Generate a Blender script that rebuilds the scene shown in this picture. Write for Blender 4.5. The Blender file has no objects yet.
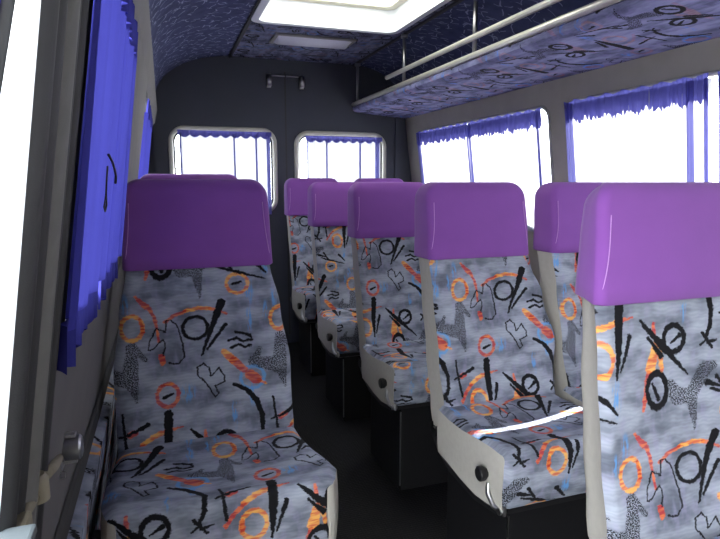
import bpy, bmesh, math, random
from mathutils import Vector, Matrix
random.seed(7)
S = bpy.context.scene
COL = S.collection
PI = math.pi

# ------------------------------------------------------------------ helpers
def srgb(r, g, b):
    f = lambda c: (c/255/12.92) if c/255 <= .04045 else ((c/255+.055)/1.055)**2.4
    return (f(r), f(g), f(b), 1)

def link_obj(name, me, mat=None, parent=None):
    o = bpy.data.objects.new(name, me); COL.objects.link(o)
    if mat is not None:
        for m in (mat if isinstance(mat, (list, tuple)) else [mat]): me.materials.append(m)
    if parent is not None: o.parent = parent
    return o

def bm_obj(name, bm, mat=None, parent=None, smooth=True, recalc=True):
    if recalc: bmesh.ops.recalc_face_normals(bm, faces=bm.faces)
    me = bpy.data.meshes.new(name); bm.to_mesh(me); bm.free()
    if smooth:
        for p in me.polygons: p.use_smooth = True
    o = link_obj(name, me, mat, parent)
    return o

def auto(o, ang=40):
    m = o.modifiers.new('edges', 'EDGE_SPLIT'); m.split_angle = math.radians(ang)
    return o

def tag(o, label=None, cat=None, group=None, kind=None):
    if label: o['label'] = label
    if cat: o['category'] = cat
    if group: o['group'] = group
    if kind: o['kind'] = kind
    return o

def thing(name, label, cat, loc=(0, 0, 0), group=None, kind=None):
    o = bpy.data.objects.new(name, None); COL.objects.link(o); o.location = loc
    o.empty_display_size = .1
    return tag(o, label, cat, group, kind)

def add_box(bm, c, s, rot=None, bevel=0.0, seg=2):
    m = Matrix.Translation(Vector(c)) @ (rot.to_4x4() if rot else Matrix.Identity(4)) @ Matrix.Diagonal((s[0], s[1], s[2], 1))
    r = bmesh.ops.create_cube(bm, size=1, matrix=m)
    if bevel:
        es = list({e for v in r['verts'] for e in v.link_edges})
        bmesh.ops.bevel(bm, geom=es, offset=bevel, segments=seg, profile=.5, affect='EDGES')

def add_tube(bm, pts, r, n=12, closed=False):
    pts = [Vector(p) for p in pts]
    N = len(pts); rings = []
    ref = None
    for i, p in enumerate(pts):
        if closed: t = pts[(i+1) % N]-pts[i-1]
        else: t = (pts[min(i+1, N-1)]-pts[max(i-1, 0)])
        t.normalize()
        if ref is None:
            ref = Vector((0, 0, 1)) if abs(t.z) < .9 else Vector((1, 0, 0))
        a = t.cross(ref); a.normalize(); b = a.cross(t); ref = b
        rr = r[i] if isinstance(r, (list, tuple)) else r
        rings.append([bm.verts.new(p+rr*(math.cos(k*2*PI/n)*a+math.sin(k*2*PI/n)*b)) for k in range(n)])
    for i in range(N if closed else N-1):
        A, B = rings[i], rings[(i+1) % N]
        for k in range(n): bm.faces.new((A[k], A[(k+1) % n], B[(k+1) % n], B[k]))
    if not closed:
        bm.faces.new(rings[0][::-1]); bm.faces.new(rings[-1])

def add_loft(bm, loops, cap0=True, cap1=True, close=True):
    R = [[bm.verts.new(p) for p in L] for L in loops]
    n = len(R[0])
    for A, B in zip(R, R[1:]):
        for k in range(n if close else n-1):
            bm.faces.new((A[k], A[(k+1) % n], B[(k+1) % n], B[k]))
    if cap0: bm.faces.new(R[0][::-1])
    if cap1: bm.faces.new(R[-1])
    return R

def grid(bm, P, uvs=None, mi=0):
    """P[i][j] points; uvs same"""
    V = [[bm.verts.new(p) for p in row] for row in P]
    uvl = (bm.loops.layers.uv.get('UVMap') or bm.loops.layers.uv.new('UVMap')) if uvs else None
    for i in range(len(P)-1):
        for j in range(len(P[0])-1):
            f = bm.faces.new((V[i][j], V[i][j+1], V[i+1][j+1], V[i+1][j])); f.material_index = mi
            if uvs:
                for l, (a, b) in zip(f.loops, ((i, j), (i, j+1), (i+1, j+1), (i+1, j))): l[uvl].uv = uvs[a][b]
    return V

def rrect(u0, u1, v0, v1, r, n=6):
    out = []
    for cx, cy, a0 in ((u1-r, v0+r, -PI/2), (u1-r, v1-r, 0), (u0+r, v1-r, PI/2), (u0+r, v0+r, PI)):
        for k in range(n+1):
            a = a0+k/n*PI/2; out.append((cx+r*math.cos(a), cy+r*math.sin(a)))
    return out

def lerp(tab, x):
    if x <= tab[0][0]: return tab[0][1]
    for (a, va), (b, vb) in zip(tab, tab[1:]):
        if x <= b:
            t = (x-a)/(b-a); t = t*t*(3-2*t); return va+(vb-va)*t
    return tab[-1][1]

# ------------------------------------------------------------------ materials
class NT:
    def __init__(s, name):
        s.m = bpy.data.materials.new(name); s.m.use_nodes = True
        s.t = s.m.node_tree; s.t.nodes.clear()
    def n(s, typ, **kw):
        o = s.t.nodes.new(typ)
        for k, v in kw.items(): setattr(o, k, v)
        return o
    def put(s, sock, val):
        if hasattr(val, 'is_output'): s.t.links.new(val, sock)
        elif val is not None: sock.default_value = val
    def math(s, op, a, b=None, c=None, clamp=False):
        o = s.n('ShaderNodeMath', operation=op, use_clamp=clamp)
        for i, v in enumerate((a, b, c)): s.put(o.inputs[i], v)
        return o.outputs[0]
    def vec(s, op, a, b=None, c=None, out=0):
        o = s.n('ShaderNodeVectorMath', operation=op)
        s.put(o.inputs[0], a)
        if op == 'SCALE': s.put(o.inputs['Scale'], b)
        else:
            if b is not None: s.put(o.inputs[1], b)
            if c is not None: s.put(o.inputs[2], c)
        return o.outputs[out]
    def mix(s, fac, a, b, blend='MIX'):
        o = s.n('ShaderNodeMix', data_type='RGBA', blend_type=blend)
        s.put(o.inputs[0], fac); s.put(o.inputs[6], a); s.put(o.inputs[7], b)
        return o.outputs[2]
    def noise(s, vecin, scale, detail=2, rough=.5, out=0):
        o = s.n('ShaderNodeTexNoise'); s.put(o.inputs['Vector'], vecin)
        o.inputs['Scale'].default_value = scale; o.inputs['Detail'].default_value = detail; o.inputs['Roughness'].default_value = rough
        return o.outputs[out]
    def ramp(s, x, a, b, va=0., vb=1.):
        o = s.n('ShaderNodeMapRange', interpolation_type='SMOOTHSTEP')
        s.put(o.inputs[0], x); o.inputs[1].default_value = a; o.inputs[2].default_value = b
        o.inputs[3].default_value = va; o.inputs[4].default_value = vb
        return o.outputs[0]
    def out(s, sh, disp=None):
        o = s.n('ShaderNodeOutputMaterial'); s.t.links.new(sh, o.inputs[0])
        return s.m
    def bsdf(s, col, rough=.8, metal=0., bump=None, bstr=.2, bdist=.002, spec=.5, sheen=0.):
        b = s.n('ShaderNodeBsdfPrincipled')
        s.put(b.inputs['Base Color'], col); s.put(b.inputs['Roughness'], rough); b.inputs['Metallic'].default_value = metal
        b.inputs['Specular IOR Level'].default_value = spec
        if sheen: b.inputs['Sheen Weight'].default_value = sheen
        if bump is not None:
            k = s.n('ShaderNodeBump'); k.inputs['Strength'].default_value = bstr; k.inputs['Distance'].default_value = bdist
            s.put(k.inputs['Height'], bump); s.t.links.new(k.outputs[0], b.inputs['Normal'])
        return b.outputs[0]

def simple(name, col, rough=.7, metal=0., var=.12, scale=30, bump=.15, spec=.4, sheen=0.):
    N = NT(name)
    tc = N.n('ShaderNodeTexCoord').outputs['Object']
    f = N.noise(tc, scale, 3)
    c2 = tuple(c*(1-var*2) for c in col[:3])+(1,); c1 = tuple(min(1, c*(1+var)) for c in col[:3])+(1,)
    c = N.mix(f, c2, c1)
    fine = N.noise(tc, scale*12, 2)
    return N.out(N.bsdf(c, rough, metal, fine, bump, .001, spec, sheen))

# ---- the graffiti seat fabric: strokes drawn as distance fields on a repeating tile
TW, TH, SH = 362., 604., 95.
K, O, R_, B_, SP = 'K', 'O', 'R', 'B', 'S'
def poly(col, pts, r, r1=None):
    n = len(pts)-1; r1 = r if r1 is None else r1
    return [(col, 'c', *pts[i], r+(r1-r)*i/n, *pts[i+1], r+(r1-r)*(i+1)/n) for i in range(n)]
ELEMENTS = [
 ((365, 145), [(K, 'r', 335, 135, 30, 31, 4.5), (K, 'c', 402, 68, 11, 347, 212, 2.5), (K, 'c', 410, 132, 5.5, 362, 195, 3.5)]),
 ((340, 95), poly(R_, [(264, 113), (285, 97), (312, 86)], 4.5)+poly(O, [(312, 86), (345, 79), (372, 83)], 5)+poly(R_, [(372, 83), (414, 100)], 5, 3)),
 ((262, 165), poly(K, [(266, 110), (277, 108), (292, 125), (302, 175), (305, 212), (290, 227), (268, 222)], 1.8)
    + poly(K, [(266, 110), (264, 140), (242, 128), (225, 165), (222, 184), (234, 182), (256, 158), (262, 168), (256, 200)], 1.8)
    + [(R_, 'c', 251, 203, 7, 255, 222, 6)]),
 ((225, 100), [(R_, 'c', 198, 38, 4, 222, 66, 8)]+poly(R_, [(228, 72), (239, 97), (244, 130), (247, 165)], 5, 3)),
 ((187, 122), [(O, 'r', 187, 122, 25, 33, 4.5), (R_, 'c', 206, 100, 4, 212, 135, 4)]),
 ((85, 178), [(K, 'c', 72, 155, 3.5, 108, 166, 4.5), (K, 'c', 108, 166, 4, 113, 176, 2)]
    + poly(K, [(53, 178), (75, 172), (90, 182), (112, 178)], 3.5)+poly(K, [(58, 198), (78, 189), (92, 199), (108, 194)], 3.5)),
 ((160, 235), [(SP, 'c', 184, 172, 12, 180, 235, 18), (SP, 'c', 112, 238, 14, 172, 255, 22), (SP, 'c', 180, 255, 18, 191, 320, 2),
    (SP, 'c', 130, 205, 5, 114, 240, 12), (SP, 'c', 188, 170, 8, 213, 207, 6)]),
 ((455, 255), [(O, 'c', 402, 207, 8, 422, 230, 11), (R_, 'c', 424, 232, 11, 450, 262, 9), (R_, 'c', 466, 278, 15, 480, 292, 14),
    (O, 'c', 485, 295, 5, 506, 307, 2), (B_, 'r', 470, 285, 30, 32, 4)]),
 ((365, 285), poly(K, [(335, 242), (350, 235), (364, 245), (366, 270), (376, 262), (388, 250), (400, 275), (400, 290), (376, 300), (384, 322), (374, 330), (352, 285), (335, 265), (335, 242)], 2)),
 ((465, 390), poly(K, [(422, 300), (452, 318), (476, 348)], 4, 8)+poly(K, [(476, 348), (489, 390), (486, 428), (474, 455)], 7.5, 4)
    + [(K, 'c', 466, 445, 4, 490, 478, 3.5), (K, 'c', 478, 466, 4, 500, 462, 2.5), (K, 'c', 462, 470, 3, 478, 456, 2.5)]),
 ((262, 312), [(R_, 'r', 262, 310, 25, 31, 4.5), (K, 'c', 252, 317, 5, 273, 308, 3.5), (O, 'c', 250, 282, 3, 272, 280, 3)]),
 ((265, 440), [(K, 'c', 261, 360, 11, 257, 445, 9.5), (K, 'c', 257, 445, 9, 254, 522, 2.5), (K, 'c', 284, 435, 5.5, 264, 505, 3)]),
 ((180, 398), [(K, 'c', 157, 345, 3, 165, 455, 4), (K, 'c', 168, 398, 3, 213, 378, 6), (K, 'c', 148, 403, 2.5, 168, 396, 3), (R_, 'c', 173, 398, 8, 184, 393, 7)]),
 ((225, 430), poly(R_, [(163, 472), (178, 448), (200, 425)], 4.5)+poly(O, [(200, 425), (225, 410), (253, 400)], 6)+poly(R_, [(253, 400), (294, 395)], 5, 2)),
 ((218, 480), [(O, 'r', 218, 480, 25, 35, 5), (R_, 'c', 195, 465, 5, 195, 495, 5)]),
 ((380, 465), [(K, 'r', 395, 450, 25, 29, 5.5), (K, 'c', 386, 460, 2, 409, 444, 6), (K, 'c', 312, 405, 3.5, 365, 462, 9), (K, 'c', 365, 462, 9, 433, 533, 2), (K, 'c', 329, 441, 3, 364, 484, 7)]),
 ((340, 500), [(R_, 'c', 346, 412, 3.5, 345, 440, 6), (O, 'c', 348, 462, 9, 339, 508, 13), (O, 'c', 360, 478, 7, 368, 518, 4), (R_, 'c', 335, 522, 8, 318, 596, 4)]),
 ((354, 558), [(K, 'r', 354, 558, 24, 36, 5.5), (K, 'c', 344, 544, 3, 357, 577, 5)]),
 ((435, 580), [(SP, 'c', 387, 552, 13, 405, 578, 20), (SP, 'c', 405, 578, 20, 440, 580, 15), (SP, 'c', 440, 578, 15, 474, 527, 17), (SP, 'c', 474, 525, 16, 494, 520, 11), (SP, 'c', 440, 590, 14, 446, 656, 2)]),
 ((455, -15), [(K, 'c', 394, -33, 3, 434, -19, 5), (K, 'c', 434, -19, 5, 514, 6, 2), (K, 'c', 490, -45, 6, 518, -11, 3)]),
 ((444, 17), [(O, 'r', 444, 17, 27, 27, 4.5), (K, 'c', 433, 18, 4, 453, 14, 3.5)]),
 ((495, 560), [(K, 'c', 480, 556, 7, 512, 567, 3), (K, 'c', 505, 545, 5, 530, 585, 3)]),
]
BLUES = [(150, 95, 8, 30), (310, 310, 22, 30), (105, 330, 12, 40), (470, 120, 10, 40), (535, 60, 10, 35), (420, 380, 8, 40), (250, 560, 14, 45), (205, 640, 14, 50)]

def build_fabric(name):
    N = NT(name)
    uv = N.n('ShaderNodeUVMap'); uv.uv_map = 'UVMap'
    off = N.n('ShaderNodeAttribute', attribute_type='OBJECT', attribute_name='pattern_offset')
    P0 = N.vec('MULTIPLY_ADD', uv.outputs[0], (952, 1079, 0), off.outputs['Vector'])
    wob = N.noise(P0, .09, 2, .6, out=1)
    wob2 = N.noise(P0, .35, 1, .6, out=1)
    P0b = N.vec('ADD', P0, N.vec('MULTIPLY', N.vec('SUBTRACT', wob2, (.5, .5, .5)), (5, 5, 0)))
    P1 = N.vec('ADD', P0b, N.vec('MULTIPLY', N.vec('SUBTRACT', wob, (.5, .5, .5)), (9, 9, 0)))
    sp = N.n('ShaderNodeSeparateXYZ'); N.put(sp.inputs[0], P1)
    qx = N.math('MULTIPLY_ADD', sp.outputs[1], -SH/TH, sp.outputs[0])
    cb = N.n('ShaderNodeCombineXYZ'); N.put(cb.inputs[0], qx); N.put(cb.inputs[1], sp.outputs[1])
    Q = cb.outputs[0]
    best = {}
    def wrapped(cx, cy):
        qc = (cx-cy*SH/TH, cy)
        w = N.vec('WRAP', Q, (qc[0]+TW/2, qc[1]+TH/2, 1), (qc[0]-TW/2, qc[1]-TH/2, -1))
        s = N.n('ShaderNodeSeparateXYZ'); N.put(s.inputs[0], w)
        x = N.math('MULTIPLY_ADD', s.outputs[1], SH/TH, s.outputs[0])
        c = N.n('ShaderNodeCombineXYZ'); N.put(c.inputs[0], x); N.put(c.inputs[1], s.outputs[1])
        return c.outputs[0]
    def acc(k, d):
        best[k] = d if k not in best else N.math('MINIMUM', best[k], d)
    for (cx, cy), prims in ELEMENTS:
        p = wrapped(cx, cy)
        for pr in prims:
            if pr[1] == 'c':
                col, _, x0, y0, r0, x1, y1, r1 = pr
                ba = (x1-x0, y1-y0); L2 = ba[0]**2+ba[1]**2
                pa = N.vec('SUBTRACT', p, (x0, y0, 0))
                h = N.math('MINIMUM', N.math('MAXIMUM', N.vec('DOT_PRODUCT', pa, (ba[0]/L2, ba[1]/L2, 0), out=1), 0.0), 1.0)
                d = N.vec('LENGTH', N.vec('SUBTRACT', pa, N.vec('SCALE', (ba[0], ba[1], 0), h)), out=1)
                if abs(r1-r0) < .05: d = N.math('SUBTRACT', d, r0)
                else: d = N.math('SUBTRACT', d, N.math('MULTIPLY_ADD', h, r1-r0, r0))
            else:
                col, _, x0, y0, rx, ry, w = pr
                pa = N.vec('MULTIPLY_ADD', p, (1, rx/ry, 0), (-x0, -y0*rx/ry, 0))
                d = N.math('SUBTRACT', N.math('ABSOLUTE', N.math('SUBTRACT', N.vec('LENGTH', pa, out=1), rx)), w)
            acc(col, d)
    for (cx, cy, rx, ry) in BLUES:
        p = wrapped(cx, cy)
        pa = N.vec('MULTIPLY', N.vec('SUBTRACT', p, (cx, cy, 0)), (1/rx, 1/ry, 0))
        d = N.math('SUBTRACT', N.vec('LENGTH', pa, out=1), 1)
        acc('M', d)
    # masks
    edge = lambda k, w=1.3: N.ramp(best[k], w, -w)
    # ground cloth
    st = N.vec('MULTIPLY', P0, (.0055, .0105, 0))
    n1 = N.noise(st, 1.6, 3, .55); n2 = N.noise(N.vec('MULTIPLY', P0, (.05, .02, 0)), 1., 2)
    g = N.mix(N.ramp(n1, .32, .66), srgb(96, 101, 114), srgb(160, 166, 180))
    g = N.mix(N.math('MULTIPLY', N.ramp(n2, .45, .75), .45), g, srgb(150, 146, 176))
    wv = N.n('ShaderNodeTexWave', wave_type='RINGS'); N.put(wv.inputs['Vector'], N.vec('MULTIPLY', P0, (.004, .005, 0)))
    wv.inputs['Scale'].default_value = 7; wv.inputs['Distortion'].default_value = 9; wv.inputs['Detail'].default_value = 2
    g = N.mix(N.math('MULTIPLY', wv.outputs['Fac'], .12), g, srgb(60, 64, 80))
    # blue smears, speckles
    streak = N.noise(N.vec('MULTIPLY', P0, (.17, .035, 0)), 1., 1)
    bl = N.math('MULTIPLY', N.ramp(best['M'], .15, -.7), N.ramp(streak, .42, .6))
    c = N.mix(N.math('MULTIPLY', bl, .8), g, srgb(92, 152, 214))
    c = N.mix(N.math('MULTIPLY', edge('B', 2), .75), c, srgb(96, 156, 216))
    grain = N.noise(P0, .38, 1)
    c = N.mix(N.math('MULTIPLY', edge('S', 2), N.ramp(grain, .55, .48)), c, srgb(18, 18, 22))
    hat = N.noise(N.vec('MULTIPLY', P0, (.03, .12, 0)), 1., 1)
    cR = N.mix(N.ramp(hat, .42, .62), srgb(176, 44, 40), srgb(226, 112, 56))
    cO = N.mix(N.ramp(hat, .36, .6), srgb(216, 96, 34), srgb(244, 176, 70))
    warm = N.n('ShaderNodeValue', name='warm'); warm.outputs[0].default_value = .8
    c = N.mix(N.math('MULTIPLY', edge('O'), warm.outputs[0]), c, cO)
    c = N.mix(N.math('MULTIPLY', edge('R'), warm.outputs[0]), c, cR)
    c = N.mix(edge('K'), c, srgb(20, 20, 24))
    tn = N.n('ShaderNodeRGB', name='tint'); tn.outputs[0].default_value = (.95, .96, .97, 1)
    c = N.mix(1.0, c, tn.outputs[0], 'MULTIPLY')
    fine = N.noise(P0, .6, 2)
    return N.out(N.bsdf(c, .9, 0, fine, .12, .0015, .2))

M = {}
M['fabric'] = build_fabric('graffiti seat velour')
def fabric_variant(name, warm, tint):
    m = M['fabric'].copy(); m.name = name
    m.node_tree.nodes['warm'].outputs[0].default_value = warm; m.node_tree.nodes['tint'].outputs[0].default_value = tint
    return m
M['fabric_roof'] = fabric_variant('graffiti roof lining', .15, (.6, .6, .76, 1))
M['fabric_rack'] = fabric_variant('graffiti rack lining', .2, (.80, .77, 1.12, 1))  # violet tint: light bounced off the purple seats, put into the lining colour
M['purple'] = simple('purple cover cloth', srgb(128, 76, 156), .85, 0, .05, 14, .12, .2, .15)
M['purple_thread'] = simple('pale stitching thread', srgb(186, 140, 205), .8, 0, .05, 60)
M['grey_vinyl'] = simple('light grey seat side felt', srgb(170, 167, 160), .85, 0, .06, 60, .3, .25)
M['black_plastic'] = simple('black plastic', srgb(22, 22, 25), .45, 0, .1, 40, .1)
M['black_steel'] = simple('black painted pedestal', srgb(14, 14, 17), .6, 0, .1, 40, .1, .3)
M['chrome'] = simple('polished chrome', srgb(205, 205, 205), .16, 1, .03, 20, .02)
M['satin'] = simple('satin aluminium rail', srgb(236, 233, 224), .3, .4, .03, 20, .02)
M['steel'] = simple('dull zinc steel', srgb(170, 170, 172), .35, 1, .08, 60, .1)
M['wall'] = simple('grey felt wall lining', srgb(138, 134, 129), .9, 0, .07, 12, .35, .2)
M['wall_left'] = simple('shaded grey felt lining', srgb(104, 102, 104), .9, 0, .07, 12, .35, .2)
M['wall_light'] = simple('pale grey felt trim', srgb(140, 138, 138), .9, 0, .06, 12, .35, .2)
M['wall_dark'] = simple('dark grey wall trim', srgb(66, 66, 68), .85, 0, .08, 16, .3, .2)
M['slate'] = simple('dark slate door lining', srgb(70, 73, 82), .8, 0, .05, 8, .2, .25)
M['rubber'] = simple('black door seal rubber', srgb(50, 50, 52), .55, 0, .1, 50, .2, .4)
M['rubber_highlight'] = simple('seal rubber with painted highlight', srgb(116, 115, 112), .6, 0, .12, 40, .2, .4)
M['gasket'] = simple('cream window gasket', srgb(188, 186, 176), .4, 0, .05, 20, .05)
M['white_paint'] = simple('white body paint', srgb(232, 236, 242), .35, 0, .02, 10, .02)
M['cream'] = simple('cream hatch plastic', srgb(240, 236, 214), .45, 0, .02, 10, .02)
M['beige'] = simple('dirty beige plastic', srgb(138, 130, 112), .6, 0, .12, 40, .2)
M['lamp'] = simple('frosted lamp cover', srgb(200, 200, 214), .4, 0, .04, 60, .05)
M['track'] = simple('dark ceiling trim strip', srgb(44, 44, 50), .6, 0, .06, 20)

def floor_mat():
    N = NT('black studded rubber floor')
    tc = N.n('ShaderNodeTexCoord').outputs['Object']
    v = N.n('ShaderNodeTexVoronoi', feature='F1'); N.put(v.inputs['Vector'], tc); v.inputs['Scale'].default_value = 90; v.inputs['Randomness'].default_value = .15
    d = N.noise(tc, 9, 4)
    c = N.mix(d, srgb(5, 5, 7), srgb(15, 15, 18))
    dust = N.noise(tc, 160, 2)
    c = N.mix(N.math('MULTIPLY', N.ramp(dust, .6, .75), .35), c, srgb(96, 96, 98))
    return N.out(N.bsdf(c, .62, 0, N.ramp(v.outputs['Distance'], .2, .5), .5, .002, .25))
M['floor'] = floor_mat()

def cove_mat():
    N = NT('navy squiggle roof lining')
    uv = N.n('ShaderNodeUVMap'); uv.uv_map = 'UVMap'
    p = uv.outputs[0]
    acc = None
    for i, (rx, sc, o) in enumerate(((.5, 13, (0, 0, 0)), (-.7, 15, (3.1, 1.7, 0)), (1.9, 14, (7.3, 4.1, 0)))):
        r = N.n('ShaderNodeVectorRotate', rotation_type='Z_AXIS'); N.put(r.inputs['Vector'], p); r.inputs['Angle'].default_value = rx
        q = N.vec('ADD', N.vec('SCALE', r.outputs[0], float(sc)), o)
        wob = N.noise(q, 1.1, 1, .5, out=1)
        q2 = N.vec('ADD', q, N.vec('SCALE', N.vec('SUBTRACT', wob, (.5, .5, .5)), .9))
        cell = N.vec('FRACTION', q2); idv = N.vec('FLOOR', q2)
        wn = N.n('ShaderNodeTexWhiteNoise', noise_dimensions='2D'); N.put(wn.inputs['Vector'], idv)
        s = N.n('ShaderNodeSeparateXYZ'); N.put(s.inputs[0], cell)
        line = N.ramp(N.math('ABSOLUTE', N.math('SUBTRACT', s.outputs[1], .5)), .05, .02)
        span = N.ramp(N.math('ABSOLUTE', N.math('SUBTRACT', s.outputs[0], .5)), .34, .28)
        m = N.math('MULTIPLY', N.math('MULTIPLY', line, span), N.math('GREATER_THAN', wn.outputs[0], .35))
        acc = m if acc is None else N.math('MAXIMUM', acc, m)
    base = N.mix(N.noise(p, 16, 3), srgb(52, 57, 84), srgb(92, 98, 136))
    c = N.mix(N.math('MULTIPLY', acc, .75), base, srgb(172, 178, 210))
    return N.out(N.bsdf(c, .9, 0, None, spec=.15))
M['cove'] = cove_mat()

def curtain_mat(name, col, trans_col, mixf, stripes=None, clear=0.):
    N = NT(name)
    uv = N.n('ShaderNodeUVMap'); uv.uv_map = 'UVMap'
    n = N.noise(N.vec('MULTIPLY', uv.outputs[0], (60, 2, 0)), 1., 2)
    c = N.mix(n, tuple(v*.7 for v in col[:3])+(1,), col)
    d = N.n('ShaderNodeBsdfDiffuse'); N.put(d.inputs[0], c)
    t = N.n('ShaderNodeBsdfTranslucent'); N.put(t.inputs[0], N.mix(n, tuple(v*.75 for v in trans_col[:3])+(1,), trans_col))
    m = N.n('ShaderNodeMixShader'); m.inputs[0].default_value = mixf
    N.t.links.new(d.outputs[0], m.inputs[1]); N.t.links.new(t.outputs[0], m.inputs[2])
    sh = m.outputs[0]
    if clear:
        tr = N.n('ShaderNodeBsdfTransparent'); m2 = N.n('ShaderNodeMixShader'); m2.inputs[0].default_value = clear
        N.t.links.new(sh, m2.inputs[1]); N.t.links.new(tr.outputs[0], m2.inputs[2]); sh = m2.outputs[0]
    return N.out(sh)
M['curtain'] = curtain_mat('blue curtain cloth', srgb(76, 76, 176), srgb(52, 52, 120), .3)
M['curtain_dark'] = curtain_mat('gathered blue curtain heading', srgb(78, 78, 158), (.14, .14, .46, 1), .42)
M['curtain_edge'] = curtain_mat('thin doubled curtain edge', srgb(96, 96, 190), (.26, .26, .58, 1), .6)
M['curtain_hem'] = curtain_mat('deep blue curtain ruffle', srgb(66, 66, 150), srgb(30, 30, 70), .2)
M['sheer'] = curtain_mat('sunlit sheer curtain', srgb(190, 190, 235), (.22, .22, .235, 1), .75)

def glass_mat(name, tint=(1, 1, 1, 1), gloss=.06):
    N = NT(name)
    t = N.n('ShaderNodeBsdfTransparent'); t.inputs[0].default_value = tint
    g = N.n('ShaderNodeBsdfGlossy'); g.inputs['Roughness'].default_value = .03
    m = N.n('ShaderNodeMixShader'); m.inputs[0].default_value = gloss
    N.t.links.new(t.outputs[0], m.inputs[1]); N.t.links.new(g.outputs[0], m.inputs[2])
    return N.out(m.outputs[0])
M['glass'] = glass_mat('clear window glass', (.95, .97, 1, 1))
def frost_mat():
    N = NT('milky hatch pane')
    t = N.n('ShaderNodeBsdfTranslucent'); t.inputs[0].default_value = (.22, .22, .20, 1)
    g = N.n('ShaderNodeBsdfGlossy'); g.inputs['Roughness'].default_value = .2
    m = N.n('ShaderNodeMixShader'); m.inputs[0].default_value = .05
    N.t.links.new(t.outputs[0], m.inputs[1]); N.t.links.new(g.outputs[0], m.inputs[2])
    return N.out(m.outputs[0])
M['frost'] = frost_mat()

# ------------------------------------------------------------------ room shell
Y0, Y1 = -.9, 3.95
ZC = 1.96
wl = lambda z: -.10+.15*(z-1.15)
wr = lambda z: 1.76-.13*(z-1.15)

def struct(name, o): o['kind'] = 'structure'; o.name = name; return o

def holed_panel(name, mapf, outer, holes, mat, reveal=.05, rev_dir=(0, 0, 0), mats=None):
    bm = bmesh.new(); es = []
    for loop in [outer]+holes:
        vs = [bm.verts.new((u, v, 0)) for u, v in loop]
        for i in range(len(vs)): es.append(bm.edges.new((vs[i], vs[(i+1) % len(vs)])))
    bmesh.ops.triangle_fill(bm, use_beauty=True, use_dissolve=False, edges=es, normal=(0, 0, 1))
    for v in bm.verts: v.co = Vector(mapf(v.co.x, v.co.y))
    d = Vector(rev_dir)*reveal
    for h in holes:
        a = [bm.verts.new(mapf(u, v)) for u, v in h]; b = [bm.verts.new(Vector(mapf(u, v))+d) for u, v in h]
        n = len(h)
        for i in range(n): bm.faces.new((a[i], a[(i+1) % n], b[(i+1) % n], b[i]))
    return bm_obj(name, bm, mat, smooth=False)

# floor
bm = bmesh.new(); add_box(bm, (.75, (Y0+Y1)/2, -.03), (2.5, Y1-Y0+.1, .06))
struct('floor', bm_obj('floor', bm, M['floor'], smooth=False))

# left wall (two windows, door opening ends at Y=.54)
mapL = lambda y, z: (wl(z), y, z)
ZT = 1.66
WL = [(.71, 1.41, .955, 1.49), (2.30, 3.45, .955, 1.49)]
holesL = [rrect(*w, .06) for w in WL]
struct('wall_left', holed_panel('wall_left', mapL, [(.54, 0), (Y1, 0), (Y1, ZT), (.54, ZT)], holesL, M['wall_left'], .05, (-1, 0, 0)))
# right wall
mapR = lambda y, z: (wr(z), y, z)
WR = [(.45, 2.17, .93, 1.50), (2.30, 3.70, .93, 1.50)]
holesR = [rrect(*w, .06) for w in WR]
struct('wall_right', holed_panel('wall_right', mapR, [(Y0, 0), (Y1, 0), (Y1, ZT), (Y0, ZT)], holesR, M['wall'], .05, (1, 0, 0)))

# ceiling: left cove, flat with the hatch hole, right cove
HX0, HX1, HY0, HY1 = .455, 1.25, 1.95, 3.05
PX0, PX1 = .455, 1.305
bm = bmesh.new()
def cove_pts(x0, z0, x1, z1, n=12):
    return [(x0+(x1-x0)*(1-math.cos(k/n*PI/2)), z0+(z1-z0)*math.sin(k/n*PI/2)) for k in range(n+1)]
lc = cove_pts(wl(ZT), ZT, PX0, ZC)
rc = cove_pts(wr(ZT), ZT, PX1, ZC)
for prof in (lc, rc):
    P, U = [], []; s = 0
    for i, (x, z) in enumerate(prof):
        if i: s += math.hypot(x-prof[i-1][0], z-prof[i-1][1])
        P.append([(x, Y0+(Y1-Y0)*j/20, z) for j in range(21)]); U.append([((Y1-Y0)*j/20, s) for j in range(21)])
    grid(bm, P, U, 0)
cl = bm_obj('ceiling', bm, [M['cove']]); struct('ceiling', cl)
# central ceiling panel with hatch hole
bm = bmesh.new(); es = []
uvl = bm.loops.layers.uv.new('UVMap')
for loop in ([(PX0, Y0), (PX1, Y0), (PX1, Y1), (PX0, Y1)], rrect(HX0+.035, HX1-.03, HY0, HY1-.03, .05)):
    vs = [bm.verts.new((u, v, ZC)) for u, v in loop]
    for i in range(len(vs)): es.append(bm.edges.new((vs[i], vs[(i+1) % len(vs)])))
bmesh.ops.triangle_fill(bm, use_beauty=True, use_dissolve=False, edges=es, normal=(0, 0, 1))
for f in bm.faces:
    for l in f.loops: l[uvl].uv = (l.vert.co.y, l.vert.co.x)
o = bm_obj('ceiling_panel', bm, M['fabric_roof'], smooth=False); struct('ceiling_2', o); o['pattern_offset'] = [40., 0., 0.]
for i, x in enumerate((PX0, PX1)):
    bm = bmesh.new(); add_box(bm, (x, (Y0+Y1)/2, ZC-.003), (.022, Y1-Y0, .012), bevel=.003)
    struct('trim_%d' % (i+1), bm_obj('trim', bm, M['track'], smooth=False))

# tarmac outside
bm = bmesh.new(); add_box(bm, (0, 0, -.62), (30, 30, .04)); struct('ground', bm_obj('ground', bm, simple('grey tarmac', srgb(120, 118, 114), .95), smooth=False))
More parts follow.
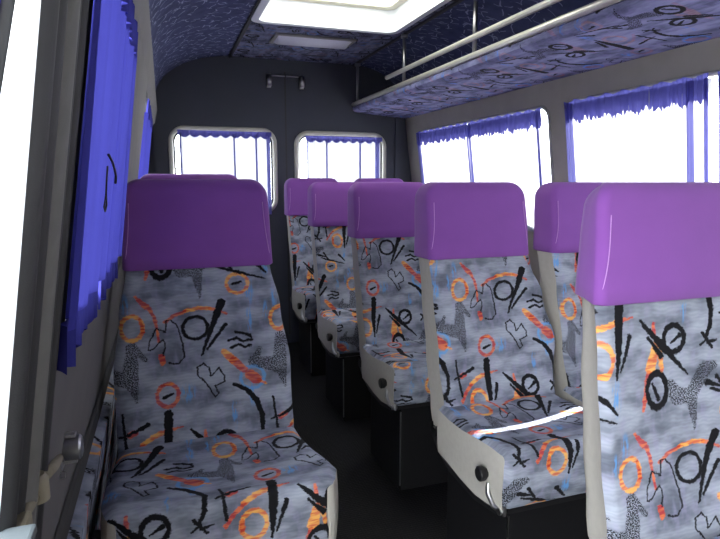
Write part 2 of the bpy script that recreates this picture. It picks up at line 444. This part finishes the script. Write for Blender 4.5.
# unseen bulkhead added behind the camera to cut front light, with a small opening
struct('front_light_baffle', holed_panel('front_light_baffle', lambda x, z: (x, Y0, z), [(-.6, -.05), (2.2, -.05), (2.2, 2.1), (-.6, 2.1)], [rrect(1.1, 1.5, 1.3, 1.6, .08)], M['wall'], .02, (0, -1, 0)))
# pale felt trim along the top of the left wall
bm = bmesh.new()
P = []
for z, dx in ((1.50, .004), (1.52, .018), (1.60, .022), (1.655, .012)):
    P.append([(wl(z)+dx, y, z) for y in (.54, 1., 1.5, 2, 2.5, 3, 3.5, Y1)])
grid(bm, P)
struct('trim_3', bm_obj('trim', bm, M['wall_light']))
# pale felt pillar between the two left windows
bm = bmesh.new()
P = []
for y, dx in ((1.415, .0), (1.43, .014), (2.24, .014), (2.27, 0)):
    P.append([(wl(z)+dx, y, z) for z in (.93, 1.2, 1.51)])
grid(bm, P)
struct('trim_4', bm_obj('trim', bm, M['wall_light']))
# dark strip below the left windows, shade of a recess put into its colour
bm = bmesh.new()
P = [[(wl(z)+dx, y, z) for y in (.72, Y1)] for z, dx in ((.55, .002), (.555, .008), (.625, .008), (.635, .002))]
grid(bm, P); struct('trim_5', bm_obj('trim', bm, M['wall_dark'], smooth=False))
# patterned fabric kick panel along the foot of the left wall
bm = bmesh.new(); P = []; U = []
for z, dx in ((0, .03), (.10, .03), (.20, .03), (.30, .03), (.40, .03), (.50, .03), (.555, .028), (.565, .003)):
    row = [(wl(z)+dx, .72+(Y1-.72)*j/24, z) for j in range(25)]; P.append(row); U.append([(p[1], z) for p in row])
grid(bm, P, U); o = struct('baseboard_left', bm_obj('baseboard', bm, M['fabric'])); o['pattern_offset'] = [0., 0., 0.]

# rear end: dark frame + two door leaves
bm = bmesh.new()
YR = Y1
def yb(bm, x0, x1, z0, z1, y0=YR, y1=YR+.05, bev=0.): add_box(bm, ((x0+x1)/2, (y0+y1)/2, (z0+z1)/2), (x1-x0, y1-y0, z1-z0), bevel=bev)
yb(bm, -.5, 2.1, 1.885, 2.15); yb(bm, -.5, .0, 0, 1.9); yb(bm, 1.62, 2.1, 0, 1.9); yb(bm, .0, 1.62, -.05, .06)
yb(bm, -.04, .0, .06, 1.70, YR-.02, YR); yb(bm, 1.62, 1.66, .06, 1.70, YR-.02, YR)
struct('wall_rear', bm_obj('wall_rear', bm, M['slate'], smooth=False))
bm = bmesh.new(); yb(bm, .79, .842, .06, 1.885, YR+.004, YR+.03); struct('trim_11', bm_obj('trim', bm, M['rubber'], smooth=False))
mapB = lambda x, z: (x, YR, z)
DW = [(.062, .735, .95, 1.495), (.885, 1.535, .95, 1.485)]
for i, (dx0, dx1) in enumerate(((.0, .811), (.821, 1.62))):
    h = rrect(*DW[i], .085, 8)
    o = holed_panel('door', mapB, [(dx0, .06), (dx1, .06), (dx1, 1.885), (dx0, 1.885)], [h], M['slate'], .04, (0, 1, 0))
    struct('door_%d' % (i+1), o)
    # bolt at the top inner corner
    bx = .705 if i == 0 else .929
    bm = bmesh.new()
    add_tube(bm, [(bx, YR-.022, 1.785), (bx, YR-.022, 1.85)], .017, 14); add_box(bm, (bx, YR-.006, 1.82), (.03, .012, .09), bevel=.003)
    bm_obj('bolt', bm, M['steel'], o)
    bm = bmesh.new(); add_tube(bm, [(bx, YR-.02, 1.852), (.812 if i == 0 else .82, YR-.02, 1.852)], .005, 8); bm_obj('bolt_bar', bm, M['steel'], o)
    # window of this door
    w = bpy.data.objects.new('window_%d' % (i+1), None); COL.objects.link(w); w['kind'] = 'structure'
    bm = bmesh.new()
    add_tube(bm, [(x, YR-.006, z) for x, z in h], .016, 10, closed=True); bm_obj('window_frame', bm, M['gasket'], w)
    bm = bmesh.new()
    h2 = rrect(DW[i][0]+.018, DW[i][1]-.018, DW[i][2]+.018, DW[i][3]-.018, .07, 8)
    add_tube(bm, [(x, YR+.004, z) for x, z in h2], .009, 8, closed=True); bm_obj('rubber_seal', bm, M['rubber'], w)
    bm = bmesh.new(); bm.faces.new([bm.verts.new((x, YR+.03, z)) for x, z in h]); bm_obj('glass_pane', bm, M['glass'], w, smooth=False)

# side windows: frame lip + pane
def side_window(idx, wf, hole, out, frame_mat):
    w = bpy.data.objects.new('window_%d' % idx, None); COL.objects.link(w); w['kind'] = 'structure'
    bm = bmesh.new(); add_tube(bm, [(wf(z)-out*.002, y, z) for y, z in hole], .008, 8, closed=True); bm_obj('window_frame', bm, frame_mat, w)
    bm = bmesh.new(); bm.faces.new([bm.verts.new((wf(z)+out*.045, y, z)) for y, z in hole]); bm_obj('glass_pane', bm, M['glass'], w, smooth=False)
k = 3
for h in holesR: side_window(k, wr, h, 1, M['wall_light']); k += 1
for h in holesL: side_window(k, wl, h, -1, M['wall_dark']); k += 1

# ------------------------------------------------------------------ sliding-door opening at the left front
def vstrip(name, mat, pts, z0=.0, z1=1.66, n=10):
    """pts: list of (dx,y) across the strip, relative to the wall plane"""
    bm = bmesh.new()
    P = [[(wl(z)+dx, y, z) for dx, y in pts] for z in [z0+(z1-z0)*i/n for i in range(n+1)]]
    grid(bm, P); return bm_obj(name, bm, mat)
def arc(y0, y1, h, base=0., n=8):
    return [(base+h*math.sin(i/n*PI), y0+(y1-y0)*i/n) for i in range(n+1)]
struct('trim_6', vstrip('trim', M['rubber'], arc(.508, .540, .010)+arc(.542, .578, .010)))
struct('trim_7', vstrip('trim', M['rubber_highlight'], arc(.580, .618, .014)))  # paler strip: highlight along the door seal painted into its colour
struct('trim_8', vstrip('trim', M['rubber'], arc(.620, .650, .010)+arc(.652, .680, .012)+[(0, .74)]))
# painted door jamb catching the daylight
edge = lambda z: -.0205-.074*(1.288-z)
def lean_strip(name, mat, pts, z0, z1, n=10):
    bm = bmesh.new(); P = []
    for i in range(n+1):
        z = z0+(z1-z0)*i/n
        P.append([(wl(z)+(edge(z) if rel_ else 0)+dx, y, z) for dx, y, rel_ in pts])
    grid(bm, P); return bm_obj(name, bm, mat)
struct('trim_9', lean_strip('trim', M['white_paint'], [(.0, .524, 1), (.001, .520, 1), (-.003, .512, 0), (0, .515, 0)], .0, 1.66))
struct('trim_10', lean_strip('trim', M['rubber'], [(-.028, .53, 1), (-.012, .518, 1), (-.002, .518, 1), (.0, .524, 1)], .9, 1.66))
# ------------------------------------------------------------------ roof hatch, lamp
hatch = thing('roof_hatch', 'large square roof hatch with a white frame and bright milky pane', 'roof hatch', (.85, 2.5, ZC))
def rel(o, root):   # parent keeping the world place
    o.parent = root; o.matrix_parent_inverse = Matrix.Translation(-Vector(root.location)); return o
bm = bmesh.new()
lo = rrect(HX0, HX1, HY0, HY1, .06); li = rrect(HX0+.035, HX1-.03, HY0+.03, HY1-.035, .05)
loops = [[(x, y, ZC-.001) for x, y in lo], [(x, y, ZC-.014) for x, y in lo], [(x, y, ZC-.014) for x, y in li], [(x, y, ZC+.10) for x, y in li]]
add_loft(bm, loops, False, False)
rel(auto(bm_obj('hatch_frame', bm, M['white_paint'])), hatch)
bm = bmesh.new(); l2 = rrect(HX0+.07, HX1-.065, HY0+.065, HY1-.07, .04)
add_loft(bm, [[(x, y, ZC+.10) for x, y in li], [(x, y, ZC+.105) for x, y in l2], [(x, y, ZC+.125) for x, y in l2]], False, False)
rel(auto(bm_obj('inner_rim', bm, M['cream'])), hatch)
bm = bmesh.new(); bm.faces.new([bm.verts.new((x, y, ZC+.125)) for x, y in l2]); rel(bm_obj('hatch_pane', bm, M['frost'], smooth=False), hatch)

lamp = thing('ceiling_lamp', 'long white ceiling lamp on the patterned roof panel behind the hatch', 'lamp', (.86, 3.36, ZC))
bm = bmesh.new(); add_box(bm, (.86, 3.36, ZC-.006), (.47, .22, .012), bevel=.004); rel(bm_obj('lamp_base', bm, M['wall_light'], smooth=False), lamp)
bm = bmesh.new()
P = [[(x, 3.27+.18*j/8, ZC-.012-.022*math.sin(j/8*PI)) for j in range(9)] for x in (.645, .66, .86, 1.06, 1.075)]
for row, s in zip(P, (0, 1, 1, 1, 0)):
    for j, p in enumerate(row):
        if not s: row[j] = (p[0], p[1], ZC-.012)
grid(bm, P); rel(bm_obj('lamp_cover', bm, M['lamp']), lamp)

# ------------------------------------------------------------------ luggage rack
rack = thing('luggage_rack', 'overhead luggage rack with patterned lining and chrome rails above right windows', 'luggage rack', (1.3, 1.5, 1.66))
bm = bmesh.new(); P = []; U = []
prof = [(1.70, 1.606), (1.60, 1.614), (1.48, 1.624), (1.36, 1.634), (1.315, 1.637), (1.297, 1.648), (1.294, 1.668), (1.305, 1.678), (1.70, 1.640)]
s = 0
for i, (x, z) in enumerate(prof):
    if i: s += math.hypot(x-prof[i-1][0], z-prof[i-1][1])
    P.append([(x, Y0+(Y1-.005-Y0)*j/30, z) for j in range(31)]); U.append([((Y1-Y0)*j/30*.8, s*.9) for j in range(31)])
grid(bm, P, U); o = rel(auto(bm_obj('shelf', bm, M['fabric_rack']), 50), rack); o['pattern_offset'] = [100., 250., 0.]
bm = bmesh.new(); add_tube(bm, [(1.300, Y0, 1.690), (1.300, Y1-.01, 1.690)], .0145, 14); rel(bm_obj('lower_rail', bm, M['satin']), rack)
bm = bmesh.new(); add_tube(bm, [(1.275, Y0, 1.755), (1.275, 3.24, 1.755)], .0125, 14); rel(bm_obj('upper_rail', bm, M['satin']), rack)
for y in (3.86, 3.05, 2.28, 1.45, .6):
    bm = bmesh.new(); add_tube(bm, [(1.304, y, 1.685), (1.304, y, ZC-.02)], .010, 10); add_tube(bm, [(1.304, y, ZC-.024), (1.304, y, ZC-.006)], .020, 12)
    p = rel(bm_obj('post', bm, M['steel']), rack)
    if y < 3.5:
        bm = bmesh.new(); add_tube(bm, [(1.275+.024*math.cos(a*PI/8), y, 1.755+.024*math.sin(a*PI/8)) for a in range(16)], .007, 8, closed=True)
        add_box(bm, (1.295, y, 1.755), (.02, .02, .03), bevel=.004)
        c = bm_obj('rail_clamp', bm, M['steel']); c.parent = p; c.matrix_parent_inverse = Matrix.Translation(-Vector(rack.location))

# ------------------------------------------------------------------ seats
ZB, ZTOP = .40, 1.15
HW_R = ([(.40, .180), (.70, .184), (.92, .190), (1.15, .190)], [(.40, .208), (.50, .214), (.64, .234), (.78, .205), (.92, .152), (1.15, .150)])
HW_F = ([(.40, .176), (.70, .186), (.92, .190), (1.15, .186)], [(.40, .208), (.64, .234), (.78, .205), (.92, .19), (1.15, .19)])
HW_S = ([(.40, .220), (.50, .224), (.66, .226), (.80, .208), (.92, .186), (1.15, .184)],)*2
HW = [HW_R]
hwz = lambda z, sg: lerp(HW[0][0 if sg < 0 else 1], z)
REC = [1.0, -.002, .034]   # recline factor, rear taper, rear corner radius
yfront = lambda z: REC[0]*lerp([(.36, -.155), (.46, -.125), (.62, -.085), (.80, -.045), (.95, -.012), (1.15, .012)], z)
NZ, NX = 34, 22
def depth(z): return lerp([(.40, .145), (.7, .135), (.95, .120), (1.15, .105)], z)

def backrest_front():
    bm = bmesh.new(); P = []; U = []
    for i in range(NZ+1):
        z = ZB+(1.10-ZB)*i/NZ
        row = []; ur = []
        for j in range(NX+1):
            s = -1+2*j/NX
            t = math.sin(s*PI/2)*.35+s*.65
            e = max(0, (abs(t)-.90)/.10); hw = hwz(z, t)
            y = yfront(z)+.016*(1-math.sqrt(max(0, 1-e*e)))
            mid = lerp([(.42, .0), (.6, .014), (.85, .012), (1.0, 0)], z)*(1-t*t)
            row.append((hw*t, y+mid, z)); ur.append((hw*t, .812-z))
        P.append(row); U.append(ur)
    grid(bm, P, U); return bm
def backrest_shell():
    bm = bmesh.new(); P = []
    for i in range(NZ+1):
        z = ZB+(1.10-ZB)*i/NZ; hl = hwz(z, -1); hr = hwz(z, 1); y0 = yfront(z)+.016; d = depth(z)-.016; r = REC[2]; tp = REC[1]
        row = [(-hl, y0, z), (-hl+max(0, tp)*.8+.002, y0+d*.35, z)]
        for k in range(6): a = PI+k/5*PI/2; row.append((-hl+tp+.004+r+r*math.cos(a), y0+d-r-r*math.sin(a), z))
        for k in range(6): a = PI/2-k/5*PI/2; row.append((hr-tp-.004-r+r*math.cos(a), y0+d-r+r*math.sin(a), z))
        row += [(hr-max(0, tp)*.8-.002, y0+d*.35, z), (hr, y0, z)]
        P.append(row)
    V = grid(bm, P)
    bm.faces.new(V[0]); return bm
def cover_bm():
    bm = bmesh.new(); loops = []
    prof = [(.918, .004, 0), (.922, .008, 0), (.95, .007, 0), (1.00, .006, 0), (1.05, .006, 0), (1.085, .005, 0)]
    R = .055
    for k in range(1, 9):
        a = k/8*PI/2*.94; prof.append((1.095+R*math.sin(a), .005, 1-math.cos(a)))
    for z, ex, ins in prof:
        zz = min(z, 1.15); hl = hwz(zz, -1)+ex-ins*.045; hr = hwz(zz, 1)+ex-ins*.045; y0 = yfront(zz)-ex+ins*.028; y1 = yfront(zz)+depth(zz)+ex-ins*.034
        rad = .020; rb = REC[2]; tp = REC[1]
        L = []
        for cx, cy, a0, rr in ((hr-rad, y0+rad, -PI/2, rad), (hr-tp-rb, y1-rb, 0, rb), (-hl+tp+rb, y1-rb, PI/2, rb), (-hl+rad, y0+rad, PI, rad)):
            for q in range(7):
                a = a0+q/6*PI/2; L.append((cx+rr*math.cos(a), cy+rr*math.sin(a), z))
        # subdivide the long front and back runs so the cloth can sag
        loops.append(L)
    R_ = add_loft(bm, loops, False, True)
    return bm
def seam_bm(sgn):
    bm = bmesh.new(); pts = []
    for k in range(15):
        z = .921+.168*k/14; hw = hwz(z, sgn)+.006
        dx = .020-(.004+.016*(k/14)**1.5+.006*math.sin(k/14*PI))
        y0 = yfront(z)-.0062; y = y0 if dx <= 0 else y0+.020-math.sqrt(.0004-dx*dx)
        pts.append((sgn*(hw-.020+dx), y-.0003, z))
    add_tube(bm, pts, .0010, 6); return bm
# cushion: profile along the length (y, z)
def cprof():
    pts = [(-.10, .492), (-.16, .486), (-.24, .488), (-.32, .499), (-.39, .506), (-.432, .506)]
    c = (-.432, .476); r = .030
    for k in range(1, 8): a = k/7*PI/2*1.05; pts.append((c[0]-r*math.sin(a), c[1]+r*math.cos(a)))
    pts += [(-.461, .43), (-.458, .395), (-.452, .362), (-.44, .350)]
    return pts
CP = cprof()
def cushion_hw(i, sg):
    y = CP[i][0]
    w = lerp([(-.46, .205), (-.45, .220), (-.40, .236), (-.25, .236), (-.10, .220)], y)
    if HW[0] is not HW_S: return min(w, .196) if sg < 0 else w-.012
    if sg > 0: w += lerp([(-.46, .018), (-.40, .026), (-.20, .004)], y)
    return w
def cushion_bm():
    bm = bmesh.new(); P = []; U = []; s = 0
    for i, (y, z) in enumerate(CP):
        if i: s += math.hypot(y-CP[i-1][0], z-CP[i-1][1])
        row = []; ur = []
        for j in range(NX+1):
            t = -1+2*j/NX; t = math.sin(t*PI/2)*.35+t*.65
            hw = cushion_hw(i, t); e = max(0, (abs(t)-.86)/.14); drop = .014*(1-math.sqrt(max(0, 1-e*e)))
            up = i < 6
            dish = .014*(1-t*t)*(1 if 1 < i < 5 else 0)
            if up: row.append((hw*t, y, z-drop-dish))
            else:
                k = min(1, (i-5)/7); row.append((hw*t, y+drop*k, z-drop*(1-k)))
            ur.append((hw*t, s))
        P.append(row); U.append(ur)
    grid(bm, P, U); return bm
def cushion_side_bm(sgn):
    bm = bmesh.new(); P = []
    for i, (y, z) in enumerate(CP):
        hw = cushion_hw(i, sgn)
        k = 0 if i < 6 else min(1, (i-5)/7)
        ytop = y+.014*k; ztop = z-.014*(1-k)
        zb = lerp([(-.46, .345), (-.30, .325), (-.10, .345)], y)
        row = []
        for q in range(6):
            t = q/5; zz = ztop+(zb-ztop)*t
            if ztop < zb: zz = ztop
            row.append((sgn*(hw+.004*math.sin(t*PI)), ytop, zz))
        P.append(row)
    grid(bm, P); return bm

def make_seat(label, aisle=True):
    wL = .196 if HW[0] is not HW_S else .232
    root = thing('passenger_seat', label, 'seat', (0, 0, 0), SEAT_GROUP)
    bm_obj('backrest', backrest_front(), M['fabric'], root)
    auto(bm_obj('back_panel', backrest_shell(), M['grey_vinyl'], root), 60)
    hc = bm_obj('headrest_cover', cover_bm(), M['purple'], root)
    for s in (-1, 1): bm_obj('stitching', seam_bm(s), M['purple_thread'], hc)
    cu = bm_obj('cushion', cushion_bm(), M['fabric'], root)
    for s in (-1, 1): bm_obj('cushion_side', cushion_side_bm(s), M['grey_vinyl'], root)
    bm = bmesh.new()   # tray under the cushion
    P = []
    for y, zt, zb in ((-.44, .352, .335), (-.40, .345, .318), (-.30, .332, .300), (-.16, .338, .308), (-.08, .36, .34), (-.03, .40, .38)):
        hr = .212; hl = wL-.008
        P.append([(-hl, y, zt+.012), (-hl, y, zb), (hr, y, zb), (hr, y, zt+.012)])
    V = grid(bm, P); bm.faces.new(V[0]); bm.faces.new(V[-1])
    bm_obj('seat_tray', bm, M['black_plastic'], root, smooth=False)
    bm = bmesh.new(); add_box(bm, (0.01, -.25, .165), (.33, .33, .33), bevel=.006)
    pd = bm_obj('pedestal', bm, M['black_steel'], root, smooth=False)
    bm = bmesh.new(); add_box(bm, (-.157, -.417, .17), (.004, .004, .29)); bm_obj('edge_strip', bm, M['steel'], pd, smooth=False)
    if not aisle: return root
    # reclining knob on the aisle side
    bm = bmesh.new(); e = wL
    add_tube(bm, [(-e+.006, -.375, .418), (-e-.012, -.375, .418)], .013, 12)
    add_tube(bm, [(-e-.008, -.375, .418), (-e-.013, -.375, .418), (-e-.024, -.375, .418), (-e-.027, -.375, .418)], [.016, .019, .019, .016], 20)
    auto(bm_obj('recline_knob', bm, M['black_plastic'], root))
    bm = bmesh.new()
    add_tube(bm, [(-e-.002, -.385, .396), (-e-.006, -.392, .372), (-e-.004, -.415, .350), (-e+.002, -.440, .345)], [.006, .008, .008, .006], 10)
    add_box(bm, (-e+.004, -.435, .352), (.010, .04, .026), bevel=.004); add_tube(bm, [(-e+.012, -.44, .348), (-e-.006, -.44, .348)], .009, 12)
    auto(bm_obj('hinge_bracket', bm, M['steel'], root))
    bm = bmesh.new()
    add_tube(bm, [(-e+.01, -.08, .40), (-e-.006, -.08, .40)], .016, 16)
    auto(bm_obj('pivot_cap', bm, M['black_plastic'], root))
    return root

SEAT_GROUP = 'passenger seats with purple headrest covers'
def copy_tree(o, parent=None):
    c = o.copy(); COL.objects.link(c)
    if parent is not None: c.parent = parent
    for ch in list(o.children): copy_tree(ch, c)
    return c
SEATS = [
 # x, y, lift, back offset, cushion offset, label, scale x
 (.962, .86, 0, (302, -126), (120, 80), 'nearest passenger seat in the right foreground, cut off at the edge', 1),
 (.943, 1.555, 0, (282, 135), (268, 60), 'aisle seat of the right row directly behind the nearest seat, sunlit streak on cushion', 1),
 (1.40, 1.57, 0, (330, 40), (40, 200), 'window seat partly hidden between the second aisle seat and the nearest seat', 1),
 (.942, 2.25, 0, (391, 205), (330, 260), 'third aisle seat along the right row, grey side and knob showing', 1),
 (1.39, 2.25, .0, (100, 300), (40, 200), 'window seat whose purple top rises behind the second aisle seat', 1),
 (.93, 2.92, 0, (187, -92), (10, 380), 'fourth aisle seat along the right row, black strokes and orange ring on back', 1),
 (.94, 3.60, .025, (60, 210), (90, 20), 'rearmost aisle seat in deep shade before the back doors', 1),
 (1.41, 3.60, .025, (10, 20), (90, 20), 'rearmost window seat, only its purple top visible below right rear door window', 1),
 (.085, 1.57, .008, (356, 82), (160, 30), 'single seat beside the left wall with its whole cushion in view', 1.0),
 (.100, 2.24, .03, (366, 99), (160, 30), 'seat hidden behind the single left seat, only its purple top edge showing', 1.0),
]
protos = {}
for x, y, lift, bo, co, lab, sx in SEATS:
    kind = 'single' if x < .5 else 'front' if y < 1 else ('window' if x > 1.2 else 'aisle')
    if kind not in protos:
        HW[0] = HW_S if kind == 'single' else HW_F if kind == 'front' else HW_R; REC[:] = [.55, .028, .05] if kind == 'front' else [1.0, -.002, .034]
        r = protos[kind] = make_seat(lab, kind != 'window')
    else: r = copy_tree(protos[kind]); r['label'] = lab
    r.location = (x, y, 0); r.scale = (sx, 1, (1.15+lift)/1.15)
    for ch in r.children:
        if kind == 'front' and ch.name.startswith(('cushion', 'recline', 'hinge', 'seat_tray')): ch.location.z -= .045
        if ch.name.startswith('backrest'): ch['pattern_offset'] = [float(bo[0]), float(bo[1]), 0.]
        if ch.name.startswith('cushion') and 'side' not in ch.name: ch['pattern_offset'] = [float(co[0]), float(co[1]), 0.]

# ------------------------------------------------------------------ curtains
def pleats(u, freq, amp, seed):
    return amp*(math.sin(u*freq*2*PI+seed)+.45*math.sin(u*freq*2*PI*2.3+seed*3)+.3*math.sin(u*freq*4.7*PI+seed*5))
def curtain_sheet(place, u0, u1, z0, z1, freq, amp, seed, nz=14, per=14, hem=None, top=None, lean=0., tie=None):
    bm = bmesh.new(); n = max(8, int((u1-u0)*freq*per)); P = []; U = []
    for i in range(nz+1):
        t = i/nz; row = []; ur = []
        for j in range(n+1):
            u = u0+(u1-u0)*j/n
            zb = z0+(hem(u) if hem else 0); zt = z1+(top(u) if top else 0)
            z = zb+(zt-zb)*t
            uu = tie(u, t) if tie else u
            d = pleats(u, freq, amp*(.55+.45*(1-t)), seed)
            row.append(place(uu, z, d)); ur.append((u, z))
        P.append(row); U.append(ur)
    grid(bm, P, U); return bm
pR = lambda y, z, d: (wr(z)-.022-d, y, z)
pL = lambda y, z, d: (wl(z)+.013+d, y, z)
pB = lambda x, z, d: (x, YR-.024-d, z)
jag = lambda s, a: (lambda u: a*(math.sin(u*60+s)*.4+math.sin(u*233+s*2)*.35+math.sin(u*407+s)*.45+math.sin(u*655+s)*.3))

def curtain(label, place, u0, u1, z0, z1, band, seed, edges=(), group='blue window curtains', ja=.014, freq=9, sheer=True):
    t = thing('window_curtain', label, 'curtain', place((u0+u1)/2, z1, 0), group)
    def fin(name, bm, mat): return rel(bm_obj(name, bm, mat, recalc=False), t)
    if sheer:
        fin('sheer_panel', curtain_sheet(place, u0, u1, z0, z1-.012, freq, .006, seed), M['sheer'])
    shift = lambda u, z, d: place(u, z, d+.010)
    fin('heading', curtain_sheet(shift, u0, u1, z1-band, z1, freq*2.4, .006, seed+1, 8, 26, hem=jag(seed, ja), top=lambda u: .005*math.sin(u*70+seed)), M['curtain_dark'])
    for a, b in edges:
        fin('gathered_edge', curtain_sheet(shift, a, b, z0, z1-.01, 2/(b-a), .004, seed+2, 10, 8), M['curtain_edge'])
    return t
curtain('blue curtain of the right front window, blown out white below its heading', pR, 1.442, 2.16, .90, 1.495, .085, .3, [(2.10, 2.15), (1.50, 1.53), (1.45, 1.465)])
curtain('blue curtain at the right edge of the view, beyond the narrow gap', pR, .50, 1.414, .90, 1.50, .075, 1.3, [(1.385, 1.41), (1.33, 1.34)])
curtain('shorter blue curtain panel on right rear window, nearer the pillar', pR, 2.325, 3.00, .90, 1.49, .085, 2.2, [(2.345, 2.36), (2.985, 3.002)])
curtain('longer blue curtain panel on right rear window, towards the back doors', pR, 3.01, 3.72, .90, 1.49, .085, 3.2, [(3.66, 3.71), (3.012, 3.024)])
scal = lambda n, u0, u1: (lambda u: -.018*abs(math.sin((u-u0)/(u1-u0)*n*PI)))
def rear_curtain(label, u0, u1, z1, seed, lines):
    t = thing('window_curtain', label, 'curtain', (0.5*(u0+u1), YR-.03, z1), 'thin curtains on the rear doors')
    def fin(name, bm, mat): return rel(bm_obj(name, bm, mat, recalc=False), t)
    fin('sheer_panel', curtain_sheet(pB, u0, u1, .93, z1-.01, 11, .007, seed), M['sheer'])
    sh = lambda u, z, d: pB(u, z, d+.009)
    fin('heading', curtain_sheet(sh, u0-.01, u1+.01, z1-.022, z1+.006, 16, .005, seed, 5, 10, hem=scal(9, u0, u1)), M['curtain_dark'])
    for a, b in lines: fin('gathered_edge', curtain_sheet(sh, a, b, .93, z1-.02, 1.6/(b-a), .004, seed+3, 10, 8), M['curtain_edge'])
rear_curtain('thin pale curtain with scalloped blue heading on left rear door window', .115, .70, 1.475, .5, [(.114, .126), (.455, .467), (.60, .612), (.675, .70)])
rear_curtain('thin pale curtain with scalloped blue heading on right rear door window', .955, 1.50, 1.46, 1.9, [(.952, .962), (1.09, 1.102), (1.335, 1.35), (1.455, 1.49)])
# left wall: solid blue curtains
def left_curtain(label, u0, u1, seed, z0=.95, z1=1.445):
    t = thing('window_curtain', label, 'curtain', pL((u0+u1)/2, z1, 0), 'blue curtains along the left wall')
    def fin(name, bm, mat): return rel(bm_obj(name, bm, mat, recalc=False), t)
    fin('curtain_panel', curtain_sheet(pL, u0, u1, z0+.04, z1-.03, 9, .011, seed, 16, 18), M['curtain'])
    sh = lambda u, z, d: pL(u, z, d+.004)
    fin('heading', curtain_sheet(sh, u0, u1, z1-.035, z1+.02, 17, .0055, seed, 5, 12, top=lambda u: .006*math.sin(u*60)), M['curtain_hem'])
    fin('hem_ruffle', curtain_sheet(pL, u0, u1, z0-.01, z0+.045, 15, .0075, seed+2, 5, 12, hem=lambda u: .007*math.sin(u*75+seed)), M['curtain_hem'])
    return t
left_curtain('deep blue pleated curtain next to the door seal, nearest on left wall', .67, 1.035, .2)
left_curtain('blue pleated curtain on left wall, ending at the grey pillar', 1.045, 1.40, 1.1)
left_curtain('short glimpse of blue curtain beyond the grey pillar on left wall', 2.40, 3.30, 2.4)
left_o = lean_strip('window_curtain', M['curtain'], [(-.10, .51, 1), (-.088, .522, 1), (-.075, .51, 1), (-.062, .522, 1), (-.05, .51, 1), (-.038, .522, 1), (-.028, .512, 1), (-.013, .512, 1), (-.0075, .515, 1)], 1.10, 1.6)
tag(left_o, 'sliver of blue curtain in the upper left corner beyond the white jamb', 'curtain', 'blue curtains along the left wall')
# tie-back cord hanging on the left curtain
bm = bmesh.new()
add_tube(bm, [(wl(z)+.032, y, z) for y, z in ((.80, 1.184), (.86, 1.178), (.91, 1.169), (.95, 1.160), (.955, 1.148))], .0018, 8)
add_tube(bm, [(wl(z)+.032, y, z) for y, z in ((.80, 1.17), (.805, 1.15), (.815, 1.133), (.84, 1.120), (.825, 1.112), (.805, 1.118), (.815, 1.133))], .0012, 8)
tag(bm_obj('tieback_cord', bm, M['rubber']), 'dark tie-back cord dangling on the blue curtain at left', 'cord')

# ------------------------------------------------------------------ door catch and roller arm on the left wall
cat = thing('door_catch', 'shiny cylindrical steel door catch bolted to the left wall', 'door catch', (-.15, .90, .757))
bm = bmesh.new(); add_tube(bm, [(-.165, .90, .757), (-.158, .90, .757), (-.137, .90, .757), (-.134, .90, .757)], [.016, .0185, .0185, .015], 24); rel(auto(bm_obj('roller', bm, M['steel'])), cat)
bm = bmesh.new()
add_box(bm, (-.163, .895, .757), (.006, .030, .058), bevel=.002); add_box(bm, (-.152, .90, .777), (.022, .014, .005), bevel=.001); add_box(bm, (-.152, .90, .737), (.022, .014, .005), bevel=.001)
rel(bm_obj('catch_bracket', bm, M['steel'], smooth=False), cat)
for y, z in ((.885, .722), (.885, .748), (.91, .786)):
    bm = bmesh.new(); add_tube(bm, [(-.165, y, z), (-.157, y, z)], .0045, 6); rel(auto(bm_obj('bolt', bm, M['steel'])), cat)
arm = thing('jointed_linkage', 'dusty beige jointed linkage below the steel catch beside the door seal', 'door linkage', (-.14, .63, .84))
bm = bmesh.new(); add_tube(bm, [(-.158, .85, .765), (-.148, .76, .795), (-.138, .65, .836)], .0065, 12); rel(bm_obj('upper_rod', bm, M['beige']), arm)
bm = bmesh.new(); add_tube(bm, [(-.138, .62, .856), (-.138, .62, .850), (-.138, .62, .828)], [.009, .0125, .0125], 18); rel(auto(bm_obj('joint', bm, M['beige'])), arm)
bm = bmesh.new(); add_tube(bm, [(-.139, .615, .836), (-.140, .585, .838), (-.139, .55, .846)], .0065, 12); rel(bm_obj('lower_rod', bm, M['beige']), arm)
bm = bmesh.new(); add_box(bm, (-.139, .54, .842), (.022, .035, .022), bevel=.004); rel(bm_obj('foot', bm, M['beige'], smooth=False), arm)
bm = bmesh.new(); add_box(bm, (-.142, .47, .805), (.045, .085, .10), bevel=.006)
add_box(bm, (-.142, .47, .857), (.052, .092, .010), bevel=.003)
tag(bm_obj('jamb_cap', bm, simple('weathered pale plastic', srgb(88, 96, 100), .5, 0, .06, 20), smooth=False), 'pale plastic cap at the foot of the white door jamb, lower left corner', 'door fitting')

# ------------------------------------------------------------------ light
w = bpy.data.worlds.new('sky'); S.world = w; w.use_nodes = True
bg = w.node_tree.nodes['Background']; bg.inputs[0].default_value = (.93, .97, 1, 1); bg.inputs[1].default_value = 15
sun = bpy.data.lights.new('sun', 'SUN'); sun.energy = 40; sun.angle = math.radians(.5); sun.color = (1, .96, .9)
so = bpy.data.objects.new('sun', sun); COL.objects.link(so)
so.rotation_euler = Vector((-1.05, -.20, -.98)).to_track_quat('-Z', 'Y').to_euler()

# ------------------------------------------------------------------ camera
cam = bpy.data.cameras.new('camera'); co = bpy.data.objects.new('camera', cam); COL.objects.link(co)
F = 570.
cam.sensor_width = 36; cam.lens = F/720*36; cam.clip_start = .02
co.location = (0, 0, 1.15)
co.rotation_euler = (PI/2-math.atan(87.5/F), 0, -math.radians(18.9))
S.camera = co
S.view_settings.view_transform = 'Standard'; S.view_settings.look = 'None'; S.view_settings.exposure = 0; S.view_settings.gamma = 1
S.cycles.max_bounces = 10; S.cycles.transparent_max_bounces = 12
